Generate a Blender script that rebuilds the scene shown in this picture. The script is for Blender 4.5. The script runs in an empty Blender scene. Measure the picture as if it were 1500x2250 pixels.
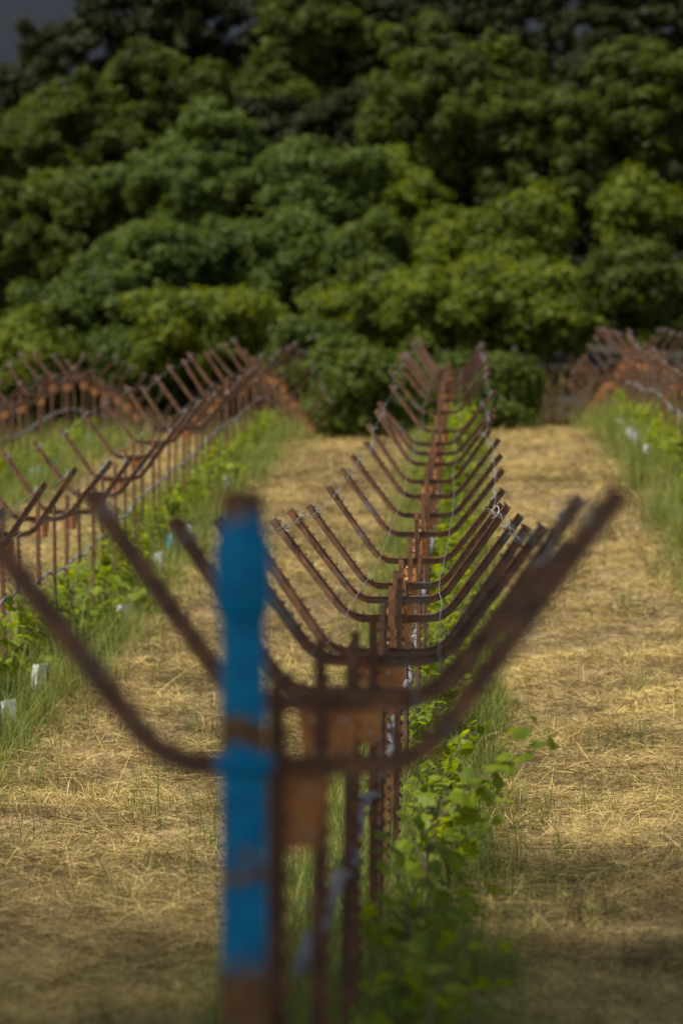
import bpy, math, random
import numpy as np
from mathutils import Vector

# ------------------------------------------------------------------ camera, sky, sun, exposure
scene = bpy.context.scene
col = scene.collection
R = math.radians
EYE = 1.76            # eye height above the flat near ground
F = 6250.0            # focal length in photo pixels (1500 x 2250)
HZ = 1125.0           # horizon row
VX = 1030.0           # where the vine rows vanish
cam_data = bpy.data.cameras.new("camera")
cam = bpy.data.objects.new("camera", cam_data)
col.objects.link(cam)
cam_data.sensor_fit = 'VERTICAL'
cam_data.sensor_height = 36.0
cam_data.sensor_width = 24.0
cam_data.lens = 100.0
cam_data.clip_start = 0.1
cam_data.clip_end = 2000
cam.location = (0, 0, EYE)
cam.rotation_euler = (R(90), 0, math.atan((VX - 750) / F))
cam_data.dof.use_dof = True
cam_data.dof.focus_distance = 16.6
cam_data.dof.aperture_fstop = 1.95
scene.camera = cam

SUN = Vector((-0.42, -0.32, 0.85)).normalized()
sun_el = math.asin(SUN.z)
sun_rot = math.atan2(SUN.x, SUN.y)
world = bpy.data.worlds.new("World")
scene.world = world
world.use_nodes = True
wn, wl = world.node_tree.nodes, world.node_tree.links
wn.clear()
wout = wn.new('ShaderNodeOutputWorld')
wbg = wn.new('ShaderNodeBackground')
sky = wn.new('ShaderNodeTexSky')
sky.sky_type = 'NISHITA'
sky.sun_disc = False
sky.sun_elevation = sun_el
sky.sun_rotation = sun_rot
wbg.inputs['Strength'].default_value = 0.08
# cloud bank added to darken the low sky beyond the wood to slate
wtc = wn.new('ShaderNodeTexCoord')
wsep = wn.new('ShaderNodeSeparateXYZ')
wl.new(wtc.outputs['Generated'], wsep.inputs[0])
wnoise = wn.new('ShaderNodeTexNoise'); wnoise.inputs['Scale'].default_value = 5.0
wnoise.inputs['Detail'].default_value = 5.0
wl.new(wtc.outputs['Generated'], wnoise.inputs['Vector'])
wadd = wn.new('ShaderNodeMath'); wadd.operation = 'MULTIPLY_ADD'
wl.new(wnoise.outputs['Fac'], wadd.inputs[0]); wadd.inputs[1].default_value = 0.25
wl.new(wsep.outputs['Z'], wadd.inputs[2])
wmr = wn.new('ShaderNodeMapRange'); wmr.interpolation_type = 'SMOOTHSTEP'
wl.new(wadd.outputs[0], wmr.inputs['Value'])
wmr.inputs['From Min'].default_value = 0.42; wmr.inputs['From Max'].default_value = 0.72
wmr.inputs['To Min'].default_value = 1.0; wmr.inputs['To Max'].default_value = 0.0
wmy = wn.new('ShaderNodeMapRange'); wmy.interpolation_type = 'SMOOTHSTEP'
wl.new(wsep.outputs['Y'], wmy.inputs['Value'])
wmy.inputs['From Min'].default_value = -0.1; wmy.inputs['From Max'].default_value = 0.5
wmul = wn.new('ShaderNodeMath'); wmul.operation = 'MULTIPLY'
wl.new(wmr.outputs[0], wmul.inputs[0]); wl.new(wmy.outputs[0], wmul.inputs[1])
wramp = wn.new('ShaderNodeValToRGB')
wramp.color_ramp.elements[0].color = (0.19, 0.225, 0.29, 1)
wramp.color_ramp.elements[1].color = (0.36, 0.42, 0.50, 1)
wl.new(wnoise.outputs['Fac'], wramp.inputs['Fac'])
wmix = wn.new('ShaderNodeMix'); wmix.data_type = 'RGBA'
wl.new(wmul.outputs[0], wmix.inputs['Factor'])
whs = wn.new('ShaderNodeHueSaturation'); whs.inputs['Saturation'].default_value = 0.62   # sky light desaturated to keep the shade from going blue
wl.new(sky.outputs[0], whs.inputs['Color']); wl.new(whs.outputs[0], wmix.inputs['A']); wl.new(wramp.outputs['Color'], wmix.inputs['B'])
wl.new(wmix.outputs['Result'], wbg.inputs['Color'])
wl.new(wbg.outputs[0], wout.inputs[0])

sun_data = bpy.data.lights.new("sun", 'SUN')
sun = bpy.data.objects.new("sun", sun_data)
col.objects.link(sun)
sun_data.energy = 3.75
sun_data.angle = R(1.5)
sun_data.color = (1.0, 0.94, 0.85)
sun.rotation_euler = SUN.to_track_quat('Z', 'Y').to_euler()

scene.view_settings.view_transform = 'Standard'
scene.view_settings.look = 'None'
scene.view_settings.exposure = 0.98
scene.view_settings.gamma = 1.0
scene.view_settings.use_curve_mapping = False
scene.cycles.max_bounces = 6
scene.cycles.diffuse_bounces = 3
scene.cycles.glossy_bounces = 2
scene.cycles.transmission_bounces = 3
scene.cycles.use_denoising = True

rng = np.random.default_rng(7)
random.seed(7)

# ------------------------------------------------------------------ helpers
def tag(o, label=None, cat=None, group=None, kind=None):
    if label: o['label'] = label
    if cat: o['category'] = cat
    if group: o['group'] = group
    if kind: o['kind'] = kind
    return o

def raw_mesh(name, verts, faces, n, attrs=None, smooth=False):
    """mesh from numpy: verts (V,3), faces (M,n)"""
    me = bpy.data.meshes.new(name)
    verts = np.asarray(verts, dtype=np.float32); faces = np.asarray(faces, dtype=np.int32)
    me.vertices.add(len(verts)); me.vertices.foreach_set('co', verts.ravel())
    m = len(faces)
    me.loops.add(m * n); me.loops.foreach_set('vertex_index', faces.ravel())
    me.polygons.add(m)
    me.polygons.foreach_set('loop_start', np.arange(0, m * n, n, dtype=np.int32))
    if smooth: me.polygons.foreach_set('use_smooth', np.ones(m, dtype=bool))
    for k, v in (attrs or {}).items():
        a = me.attributes.new(k, 'FLOAT', 'POINT'); a.data.foreach_set('value', np.asarray(v, dtype=np.float32))
    me.update(calc_edges=True)
    return me

class MB:
    """collects shapes into ONE mesh"""
    def __init__(s): s.v = []; s.f = []
    def add(s, vs, fs):
        b = len(s.v); s.v += [tuple(p) for p in vs]; s.f += [tuple(i + b for i in f) for f in fs]
    def box(s, c, d):
        x, y, z = c; a, b, h = d[0] / 2, d[1] / 2, d[2] / 2
        vs = [(x + i * a, y + j * b, z + k * h) for k in (-1, 1) for j in (-1, 1) for i in (-1, 1)]
        s.add(vs, [(0, 2, 3, 1), (4, 5, 7, 6), (0, 1, 5, 4), (2, 6, 7, 3), (0, 4, 6, 2), (1, 3, 7, 5)])
    def tube(s, pts, rad, n=6, cap=True):
        pts = [Vector(p) for p in pts]
        rads = rad if isinstance(rad, (list, tuple)) else [rad] * len(pts)
        vs = []; prev = None
        for i, p in enumerate(pts):
            t = (pts[min(i + 1, len(pts) - 1)] - pts[max(i - 1, 0)]).normalized()
            if prev is None:
                u = t.cross(Vector((0, 0, 1)))
                if u.length < 1e-3: u = t.cross(Vector((0, 1, 0)))
            else:
                u = prev - t * prev.dot(t)
            u.normalize(); prev = u; w = t.cross(u)
            for k in range(n):
                a = 2 * math.pi * k / n
                vs.append(p + (u * math.cos(a) + w * math.sin(a)) * rads[i])
        fs = []
        for i in range(len(pts) - 1):
            for k in range(n):
                k2 = (k + 1) % n
                fs.append((i * n + k, i * n + k2, (i + 1) * n + k2, (i + 1) * n + k))
        if cap:
            fs.append(tuple(range(n - 1, -1, -1)))
            b = (len(pts) - 1) * n
            fs.append(tuple(range(b, b + n)))
        s.add(vs, fs)
    def lathe(s, prof, n=32):
        vs = [(r * math.cos(2 * math.pi * k / n), r * math.sin(2 * math.pi * k / n), z) for r, z in prof for k in range(n)]
        fs = [(i * n + k, i * n + (k + 1) % n, (i + 1) * n + (k + 1) % n, (i + 1) * n + k)
              for i in range(len(prof) - 1) for k in range(n)]
        s.add(vs, fs)
    def sweep(s, pts, normals, prof):
        """sweep a closed profile (n, y) along a path in the x-z plane (or upright)"""
        n = len(prof); vs = []
        for p, nm in zip(pts, normals):
            for a, b in prof: vs.append((p[0] + nm[0] * a, p[1] + b, p[2] + nm[2] * a))
        fs = []
        for i in range(len(pts) - 1):
            for k in range(n):
                k2 = (k + 1) % n
                fs.append((i * n + k, i * n + k2, (i + 1) * n + k2, (i + 1) * n + k))
        b = (len(pts) - 1) * n
        # end caps as strips of the T
        fs += [(0, 1, 2, 7), (7, 2, 3, 6), (6, 3, 4, 5)] if n == 8 else [tuple(range(n))]
        fs += [(b, b + 7, b + 2, b + 1), (b + 7, b + 6, b + 3, b + 2), (b + 6, b + 5, b + 4, b + 3)] if n == 8 else [tuple(range(b, b + n))]
        s.add(vs, fs)
    def mesh(s, name, mat, smooth=False):
        me = bpy.data.meshes.new(name); me.from_pydata(s.v, [], s.f)
        if smooth:
            for p in me.polygons: p.use_smooth = True
        me.materials.append(mat); me.update()
        return me

def obj(name, me, parent=None, loc=None):
    o = bpy.data.objects.new(name, me); col.objects.link(o)
    if parent: o.parent = parent
    if loc: o.location = loc
    return o

def empty(name, loc, rz=0.0):
    o = bpy.data.objects.new(name, None); col.objects.link(o)
    o.location = loc; o.rotation_euler = (0, 0, rz); o.empty_display_size = 0.1
    return o

ONES = "zeroth first second third fourth fifth sixth seventh eighth ninth tenth eleventh twelfth thirteenth fourteenth fifteenth sixteenth seventeenth eighteenth nineteenth".split()
TENS = {2: ("twenty", "twentieth"), 3: ("thirty", "thirtieth"), 4: ("forty", "fortieth"), 5: ("fifty", "fiftieth"), 6: ("sixty", "sixtieth")}
def ordinal(n):
    if n < 20: return ONES[n]
    a, b = divmod(n, 10)
    return TENS[a][1] if b == 0 else TENS[a][0] + "-" + ONES[b]

# ------------------------------------------------------------------ materials
def nodes(name):
    m = bpy.data.materials.new(name); m.use_nodes = True
    n, l = m.node_tree.nodes, m.node_tree.links
    n.clear()
    out = n.new('ShaderNodeOutputMaterial'); b = n.new('ShaderNodeBsdfPrincipled')
    l.new(b.outputs[0], out.inputs[0])
    return m, n, l, b, out

def ramp(n, stops):
    r = n.new('ShaderNodeValToRGB'); e = r.color_ramp.elements
    while len(e) < len(stops): e.new(0.5)
    for k, (p, c) in enumerate(stops):
        e[k].position = p; e[k].color = (*c, 1)
    return r

def obj_coords(n, l, scale=37.0):
    tc = n.new('ShaderNodeTexCoord'); oi = n.new('ShaderNodeObjectInfo')
    mul = n.new('ShaderNodeMath'); mul.operation = 'MULTIPLY'; mul.inputs[1].default_value = scale
    l.new(oi.outputs['Random'], mul.inputs[0])
    add = n.new('ShaderNodeVectorMath'); add.operation = 'ADD'
    l.new(tc.outputs['Object'], add.inputs[0]); l.new(mul.outputs[0], add.inputs[1])
    return add.outputs[0], oi

def rust_mat(name, stops, rough=0.75, scale=14.0, bump=0.25, grey=None):
    m, n, l, b, out = nodes(name)
    v, oi = obj_coords(n, l)
    t = n.new('ShaderNodeTexNoise'); t.inputs['Scale'].default_value = scale
    t.inputs['Detail'].default_value = 8; t.inputs['Roughness'].default_value = 0.7
    l.new(v, t.inputs['Vector'])
    r = ramp(n, stops); l.new(t.outputs['Fac'], r.inputs['Fac'])
    c = r.outputs['Color']
    if grey:
        t2 = n.new('ShaderNodeTexNoise'); t2.inputs['Scale'].default_value = 4.0; t2.inputs['Detail'].default_value = 6
        t2.inputs['Roughness'].default_value = 0.75
        l.new(v, t2.inputs['Vector'])
        r2 = ramp(n, [(0.55, (0, 0, 0)), (0.66, (1, 1, 1))]); l.new(t2.outputs['Fac'], r2.inputs['Fac'])
        mx = n.new('ShaderNodeMix'); mx.data_type = 'RGBA'
        l.new(r2.outputs['Color'], mx.inputs['Factor']); l.new(c, mx.inputs['A'])
        mx.inputs['B'].default_value = (*grey, 1); c = mx.outputs['Result']
    l.new(c, b.inputs['Base Color'])
    b.inputs['Roughness'].default_value = rough
    b.inputs['Metallic'].default_value = 0.15
    t3 = n.new('ShaderNodeTexNoise'); t3.inputs['Scale'].default_value = 160; t3.inputs['Detail'].default_value = 4
    l.new(v, t3.inputs['Vector'])
    bp = n.new('ShaderNodeBump'); bp.inputs['Strength'].default_value = bump; bp.inputs['Distance'].default_value = 0.004
    l.new(t3.outputs['Fac'], bp.inputs['Height']); l.new(bp.outputs[0], b.inputs['Normal'])
    return m

M_POST = rust_mat('rusty_post_steel', [(0.30, (0.042, 0.019, 0.008)), (0.5, (0.115, 0.049, 0.019)), (0.70, (0.215, 0.092, 0.030))])
M_ARM = rust_mat('rusty_arm_steel', [(0.32, (0.034, 0.018, 0.010)), (0.48, (0.105, 0.048, 0.020)), (0.68, (0.215, 0.092, 0.030))], grey=(0.115, 0.105, 0.095), rough=0.62)
M_PLATE = rust_mat('orange_rust_plate', [(0.28, (0.16, 0.060, 0.018)), (0.5, (0.38, 0.150, 0.040)), (0.72, (0.52, 0.24, 0.075))], scale=9)
M_STAKE = rust_mat('rusty_stake_steel', [(0.30, (0.035, 0.017, 0.008)), (0.55, (0.095, 0.043, 0.018)), (0.75, (0.17, 0.075, 0.028))])

def plain(name, c, rough=0.6, metal=0.0):
    m, n, l, b, out = nodes(name)
    v, oi = obj_coords(n, l)
    t = n.new('ShaderNodeTexNoise'); t.inputs['Scale'].default_value = 30; t.inputs['Detail'].default_value = 5
    l.new(v, t.inputs['Vector'])
    r = ramp(n, [(0.3, tuple(x * 0.7 for x in c)), (0.7, tuple(min(1, x * 1.2) for x in c))])
    l.new(t.outputs['Fac'], r.inputs['Fac']); l.new(r.outputs['Color'], b.inputs['Base Color'])
    b.inputs['Roughness'].default_value = rough; b.inputs['Metallic'].default_value = metal
    return m
M_WIRE = plain('galvanised_wire', (0.26, 0.26, 0.25), 0.5, 0.4)
M_RIVET = plain('worn_rivet_steel', (0.50, 0.42, 0.32), 0.35, 0.7)
M_TIE = plain('black_tie_plastic', (0.02, 0.02, 0.02), 0.5)
M_CANE = plain('grey_weathered_cane', (0.14, 0.13, 0.12), 0.9)
M_HOSE = plain('faded_drip_hose', (0.13, 0.13, 0.14), 0.6)
M_VINEWOOD = plain('vine_wood', (0.10, 0.07, 0.04), 0.9)
M_BARK = plain('tree_bark', (0.022, 0.018, 0.013), 0.95)

def leaf_mat(name, lo, hi, trans=0.35, nscale=0.6, rough=0.55, tcol=None, attr=None):
    m, n, l, b, out = nodes(name)
    geo = n.new('ShaderNodeNewGeometry')
    t = n.new('ShaderNodeTexNoise'); t.inputs['Scale'].default_value = nscale; t.inputs['Detail'].default_value = 4
    l.new(geo.outputs['Position'], t.inputs['Vector'])
    fac = t.outputs['Fac']
    if attr:
        a = n.new('ShaderNodeAttribute'); a.attribute_name = attr
        ad = n.new('ShaderNodeMath'); ad.operation = 'MULTIPLY_ADD'; ad.inputs[1].default_value = 0.7
        sb = n.new('ShaderNodeMath'); sb.operation = 'MULTIPLY_ADD'; sb.inputs[1].default_value = 0.8; sb.inputs[2].default_value = -0.25
        l.new(fac, sb.inputs[0]); l.new(a.outputs['Fac'], ad.inputs[0]); l.new(sb.outputs[0], ad.inputs[2]); fac = ad.outputs[0]
    r = ramp(n, [(0.3, lo), (0.72, hi)]); l.new(fac, r.inputs['Fac'])
    l.new(r.outputs['Color'], b.inputs['Base Color'])
    b.inputs['Roughness'].default_value = rough
    b.inputs['Specular IOR Level'].default_value = 0.15
    tr = n.new('ShaderNodeBsdfTranslucent')
    hs = n.new('ShaderNodeHueSaturation'); hs.inputs['Hue'].default_value = 0.485; hs.inputs['Value'].default_value = 1.6
    hs.inputs['Saturation'].default_value = 1.1
    l.new(r.outputs['Color'], hs.inputs['Color']); l.new(hs.outputs[0], tr.inputs['Color'])
    mx = n.new('ShaderNodeMixShader'); mx.inputs[0].default_value = trans
    l.new(b.outputs[0], mx.inputs[1]); l.new(tr.outputs[0], mx.inputs[2]); l.new(mx.outputs[0], out.inputs[0])
    return m
M_LEAF = [leaf_mat('shade_dark_leaves', (0.010, 0.013, 0.003), (0.032, 0.037, 0.007), 0.22, attr='rnd'),  # shade of the wood's hollows and upper edge put into the leaf colour
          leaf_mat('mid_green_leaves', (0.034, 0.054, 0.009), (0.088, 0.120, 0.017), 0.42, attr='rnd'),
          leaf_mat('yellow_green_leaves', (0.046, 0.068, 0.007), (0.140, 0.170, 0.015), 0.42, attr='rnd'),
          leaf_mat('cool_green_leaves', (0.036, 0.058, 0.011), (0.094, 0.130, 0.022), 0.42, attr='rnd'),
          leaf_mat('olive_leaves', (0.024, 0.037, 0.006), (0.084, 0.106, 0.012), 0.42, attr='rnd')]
M_VINE = leaf_mat('vine_leaves', (0.09, 0.14, 0.012), (0.24, 0.29, 0.018), 0.5, 6.0, 0.5)
M_GRASS = leaf_mat('green_grass', (0.070, 0.100, 0.020), (0.27, 0.285, 0.075), 0.45, 1.5, 0.6, attr='rnd')
M_STRAW = leaf_mat('cut_straw', (0.075, 0.052, 0.018), (0.56, 0.430, 0.158), 0.15, 0.9, 0.6, attr='rnd')
M_BRUSH = leaf_mat('dry_brush_stems', (0.04, 0.029, 0.012), (0.15, 0.105, 0.036), 0.2, 0.8, 0.8, attr='rnd')

def ground_mat(name, stops, scale):
    m, n, l, b, out = nodes(name)
    geo = n.new('ShaderNodeNewGeometry')
    t = n.new('ShaderNodeTexNoise'); t.inputs['Scale'].default_value = scale; t.inputs['Detail'].default_value = 9
    t.inputs['Roughness'].default_value = 0.68
    l.new(geo.outputs['Position'], t.inputs['Vector'])
    r = ramp(n, stops); l.new(t.outputs['Fac'], r.inputs['Fac']); l.new(r.outputs['Color'], b.inputs['Base Color'])
    b.inputs['Roughness'].default_value = 0.95
    bp = n.new('ShaderNodeBump'); bp.inputs['Strength'].default_value = 0.6; bp.inputs['Distance'].default_value = 0.03
    l.new(t.outputs['Fac'], bp.inputs['Height']); l.new(bp.outputs[0], b.inputs['Normal'])
    return m
M_FIELD = ground_mat('straw_covered_soil', [(0.3, (0.06, 0.040, 0.017)), (0.5, (0.20, 0.138, 0.056)), (0.7, (0.36, 0.26, 0.11))], 7.0)
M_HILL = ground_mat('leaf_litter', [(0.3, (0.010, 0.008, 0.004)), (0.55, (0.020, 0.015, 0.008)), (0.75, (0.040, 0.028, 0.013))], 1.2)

# ------------------------------------------------------------------ terrain
PY = [-30, 9, 10.7, 12.5, 14.3, 16.1, 17.9, 19.7, 21.5, 23.3, 25.1, 26.9, 28.7, 30.5, 32.3, 34.1, 35.9, 40, 44, 48, 52, 55, 59, 64, 70, 74, 78, 84, 100, 120, 150, 260, 800]
PZ = [0, 0, -.03, -.05, -.04, -.01, .03, .14, .30, .46, .62, .78, .93, 1.10, 1.30, 1.52, 1.75, 2.15, 2.50, 2.83, 3.08, 3.14, 3.08, 2.85, 2.55, 2.9, 4.3, 5.8, 8.3, 10.5, 13, 14, 14]
def sstep(a, b, x):
    t = np.clip((np.asarray(x, float) - a) / (b - a), 0, 1); return t * t * (3 - 2 * t)
_w = [(rng.uniform(-1, 1) * k, rng.uniform(-1, 1) * k, rng.uniform(0, 6.28), a) for k, a in ((0.9, .03), (1.5, .025), (3, .018), (5, .016), (7, .016), (10, .014), (13, .011))]
def bumps(x, y):
    z = 0
    for a, b, p, s in _w: z = z + s * np.sin(a * x + b * y + p)
    return z
def ground(x, y):
    x = np.asarray(x, float); y = np.asarray(y, float)
    z = np.interp(y, PY, PZ)
    z = z + 0.055 * np.clip(x + 0.355, -12, 12) * sstep(14, 26, y) * (1 - sstep(70, 80, y))
    z = z + .42 * sstep(57, 68, y) * (1 - sstep(74, 80, y)) * np.clip(x / 3, 0, 1)
    z = z + .22 * np.exp(-((y - 52.5) / 7.0) ** 2) * sstep(-2.4, -3.4, x) + .12 * np.exp(-((y - 55) / 7.0) ** 2) * sstep(1.9, 2.8, x)
    hill = sstep(76, 90, y)
    z = z * (1 - 0.42 * hill * sstep(-9, -18, x))
    return z + bumps(x, y) * (1 - 0.5 * sstep(8, 12, np.abs(x)))
def gz(x, y): return float(ground(x, y))

def sheet(name, xs, ys, mat):
    X, Y = np.meshgrid(xs, ys); Z = ground(X, Y)
    v = np.stack([X, Y, Z], -1).reshape(-1, 3); nx = len(xs); ny = len(ys)
    i = np.arange(nx * ny).reshape(ny, nx)
    f = np.stack([i[:-1, :-1], i[:-1, 1:], i[1:, 1:], i[1:, :-1]], -1).reshape(-1, 4)
    me = raw_mesh(name, v, f, 4, smooth=True); me.materials.append(mat)
    o = obj(name, me); o['kind'] = 'structure'; return o
xs = np.concatenate([np.linspace(-400, -40, 10), np.linspace(-38, -13, 14), np.linspace(-12, 10, 130), np.linspace(11, 38, 15), np.linspace(40, 400, 10)])
sheet('ground', xs, np.concatenate([np.linspace(-40, 4, 12), np.linspace(5, 76, 360)]), M_FIELD)
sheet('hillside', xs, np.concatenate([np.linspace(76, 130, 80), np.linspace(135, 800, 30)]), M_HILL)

# ------------------------------------------------------------------ straw and grass (stuff)
def ribbons(base, heading, pitch, length, width, bend, roll=None):
    """three-point ribbons; returns verts (n*6,3) and quads"""
    n = len(base)
    d = np.stack([np.cos(heading) * np.cos(pitch), np.sin(heading) * np.cos(pitch), np.sin(pitch)], -1)
    side = np.stack([-np.sin(heading), np.cos(heading), np.zeros(n)], -1)
    if roll is not None:
        up = np.cross(d, side); side = side * np.cos(roll)[:, None] + up * np.sin(roll)[:, None]
    mid = base + d * (length * 0.5)[:, None]
    tip = base + d * length[:, None] + bend
    w = (width / 2)[:, None]
    v = np.stack([base - side * w, base + side * w, mid - side * w * .9, mid + side * w * .9, tip - side * w * .25, tip + side * w * .25], 1)
    i = np.arange(n)[:, None] * 6
    q = np.concatenate([i + np.array([[0, 1, 3, 2]]), i + np.array([[2, 3, 5, 4]])], 0)
    return v.reshape(-1, 3), q

ROWX = {'mid': -0.355, 'left': -3.75, 'far': -7.15, 'right': 3.05}
STRIP = {'mid': (-0.36, 0.30), 'left': (-0.55, 0.62), 'far': (-0.7, 0.9), 'right': (-0.85, 0.5)}
def in_strip(x, y, grow=0.0):
    m = np.zeros(len(x))
    for k, xr in ROWX.items():
        a, b = STRIP[k]
        if k == 'mid':
            far = sstep(13, 19, y); a = a - .12 * far; b = b + .22 * far
        wob = 0.10 * np.sin(y * 1.9 + xr) + 0.07 * np.sin(y * 4.3 + 2 * xr)
        m = np.maximum(m, sstep(xr + a - .15 + wob, xr + a + .12 + wob, x) * sstep(xr + b + .15 + wob, xr + b - .12 + wob, x))
    return m

def scatter(y0, y1, rho, spread=1.3):
    """points inside the (widened) view wedge with density rho(y) per square metre"""
    X, Y = [], []
    y = y0
    while y < y1:
        dy = 0.25 if y < 20 else 0.6
        xa = (0 - VX) / F * y; xb = (1500 - VX) / F * y; c = (xa + xb) / 2; h = (xb - xa) / 2 * spread + 0.4
        n = rng.poisson(rho(y) * 2 * h * dy)
        X.append(rng.uniform(c - h, c + h, n)); Y.append(rng.uniform(y, y + dy, n)); y += dy
    return np.concatenate(X), np.concatenate(Y)

# straw
x, y = scatter(8.2, 57, lambda d: max(6200 * (11 / d) ** 1.6, 420))
keep = rng.random(len(x)) > in_strip(x, y) * 0.78
clump = np.sin(x * 5.1 + 1.3 * np.sin(y * 2.2)) * np.sin(y * 3.7 + 1.1 * np.sin(x * 3.1))
blot = np.sin(x * 2.3 + 2 * np.sin(y * 1.1)) * np.sin(y * 1.6 + 1.7 * np.sin(x * 1.9 + 1))
keep &= rng.random(len(x)) < 0.76 + 0.34 * clump + .28 * blot
x, y, clump, keep0 = x[keep], y[keep], clump[keep], keep
n = len(x); s = y / 11
swirl = 0.7 * np.sin(x * 1.3 + y * .45) + 0.6 * np.sin(y * 1.7 - x * .6)
head = np.where(rng.random(n) < .3, swirl + rng.normal(0, .6, n), rng.uniform(0, 6.28, n)) + np.pi * (rng.random(n) < .5)
pit = np.abs(rng.normal(0.08, 0.24, n)); up = rng.random(n) < .10; pit[up] = rng.uniform(.3, 1.2, up.sum())
ln = rng.gamma(3.0, .033, n) * s ** .25 + .025; ln[up] *= .7
wd = rng.uniform(.0014, .0031, n) * s ** .9
fine = np.sin(x * 17 + 2 * np.sin(y * 9)) * np.sin(y * 13 + 2 * np.sin(x * 11)) + .7 * np.sin(x * 31 + y * 8) * np.sin(y * 27 - x * 6)
lay = np.clip(rng.random(n) * .055 + .04 * clump + .035 * fine, 0, .14)
base = np.stack([x, y, ground(x, y) + lay], -1)
bend = np.stack([rng.normal(0, .02, n), rng.normal(0, .02, n), -np.abs(rng.normal(0, .018, n)) * (ln / .13)], -1)
v, q = ribbons(base, head, pit, ln, wd, bend, rng.normal(0, .5, n))
patch = 0.5 + 0.25 * np.sin(x * 1.1 + .8 * np.sin(y * .6)) + 0.2 * np.sin(y * .9 + x * .4)
rv = np.clip(rng.beta(1.25, 1.6, n) * .82 + .25 * patch + .10 * fine + .12 * blot[keep0] - .08, 0, 1)
me = raw_mesh('straw', v, q, 4, {'rnd': np.repeat(rv, 6)}); me.materials.append(M_STRAW)
tag(obj('straw', me), 'dry golden cut straw lying over the ground between the vine rows', 'straw', kind='stuff')

# little heaps of raked straw standing up out of the mat
hx, hy = scatter(8.4, 40, lambda d: 1.9 * (12 / d) ** .6)
k = in_strip(hx, hy) < .3; hx, hy = hx[k], hy[k]
nb = rng.integers(25, 80, len(hx)); spread = np.repeat(rng.uniform(.05, .16, len(hx)), nb)
x = np.repeat(hx, nb) + rng.normal(0, 1, nb.sum()) * spread * 1.3; y = np.repeat(hy, nb) + rng.normal(0, 1, nb.sum()) * spread
n = len(x); s = y / 11
base = np.stack([x, y, ground(x, y) + rng.uniform(.01, .07, n)], -1)
ln = rng.gamma(3, .04, n) + .04
v, q = ribbons(base, rng.uniform(0, 6.28, n), np.abs(rng.normal(.25, .4, n)), ln, rng.uniform(.0014, .003, n) * s ** .9, np.stack([rng.normal(0, .02, n), rng.normal(0, .02, n), -np.abs(rng.normal(0, .03, n))], -1), rng.normal(0, .5, n))
tone = np.repeat(np.repeat(rng.uniform(-.35, .15, len(hx)), nb), 6)
me = raw_mesh('straw_heaps', v, q, 4, {'rnd': np.clip(np.repeat(rng.beta(1.4, 1.4, n), 6) + tone, 0, 1)}); me.materials.append(M_STRAW)
tag(obj('straw_heaps', me), 'small raised wisps and heaps of cut straw in the lanes', 'straw', kind='stuff')

# green grass under the rows, and odd green tufts in the straw
def blades(name, x, y, hgt, wid, mat, label, cat, lean=.5, rbias=0.0):
    n = len(x)
    base = np.stack([x, y, ground(x, y) - .01], -1)
    head = rng.uniform(0, 6.28, n); pit = np.pi / 2 - np.abs(rng.normal(0, lean, n))
    bend = np.stack([np.cos(head), np.sin(head), np.full(n, -.6)], -1) * (hgt * np.abs(rng.normal(.25, .2, n)))[:, None]
    v, q = ribbons(base, head, pit, hgt, wid, bend)
    me = raw_mesh(name, v, q, 4, {'rnd': np.repeat(np.clip(rng.beta(2, 2.4, n) + rbias, 0, 1), 6)}); me.materials.append(mat)
    return tag(obj(name, me), label, cat, kind='stuff')

def strip_pts(row, y0, y1, rho):
    xr = ROWX[row]; a, b = STRIP[row]; X, Y = [], []; y = y0
    while y < y1:
        m = rng.poisson(rho(y) * (b - a + .7) * .5)
        xx = rng.uniform(xr + a - .35, xr + b + .35, m); yy = rng.uniform(y, y + .5, m)
        p = in_strip(xx, yy) * (0.55 + 0.45 * np.sin(yy * 2.3 + xr) * np.sin(xx * 4 + yy))
        k = rng.random(m) < p + .04
        X.append(xx[k]); Y.append(yy[k]); y += .5
    return np.concatenate(X), np.concatenate(Y)
for row, y0, y1, d0, hh, txt in (('mid', 7, 54, 9500, .19, 'green grass growing under the middle row of rusty trellis posts'),
                             ('left', 16, 54, 5200, .28, 'tall green grass along the foot of the row left of the blue pipe'),
                             ('far', 36, 56, 5200, .30, 'green grass along the foot of the farthest left row'),
                             ('right', 26, 57, 5200, .28, 'tall green grass along the foot of the right-hand row')):
    x, y = strip_pts(row, y0, y1, lambda d: d0 * (10 / d) ** (1.15 if row != 'mid' else .95))
    s = y / 11
    blades('grass', x, y, hh * rng.gamma(3.2, 1 / 3.2, len(x)), .0034 * rng.uniform(.6, 1.4, len(x)) * s ** .75, M_GRASS, txt, 'grass')
# tufts
tx, ty = scatter(8.4, 34, lambda d: 1.5 * (14 / d) ** .5)
spec = [((1440 - VX) / F * 19.5, 19.5), ((1480 - VX) / F * 16.8, 16.8), ((1180 - VX) / F * 15.8, 15.8), ((30 - VX) / F * 17.4, 17.4), ((1200 - VX) / F * 19.8, 19.8), ((1190 - VX) / F * 13.0, 13.0),
        ((1300 - VX) / F * 12.4, 12.4), ((450 - VX) / F * 16.5, 16.5), ((700 - VX) / F * 20.5, 20.5), ((735 - VX) / F * 21.5, 21.5), ((670 - VX) / F * 22, 22), ((60 - VX) / F * 18.2, 18.2), ((1060 - VX) / F * 18.5, 18.5), ((1100 - VX) / F * 21, 21)]
tx = np.concatenate([tx] + [np.array([a + rng.normal(0, .1), a + rng.normal(0, .1)]) for a, b in spec]); ty = np.concatenate([ty] + [np.array([b + rng.normal(0, .15), b + rng.normal(0, .15)]) for a, b in spec])
nb = rng.integers(12, 60, len(tx))
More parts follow.
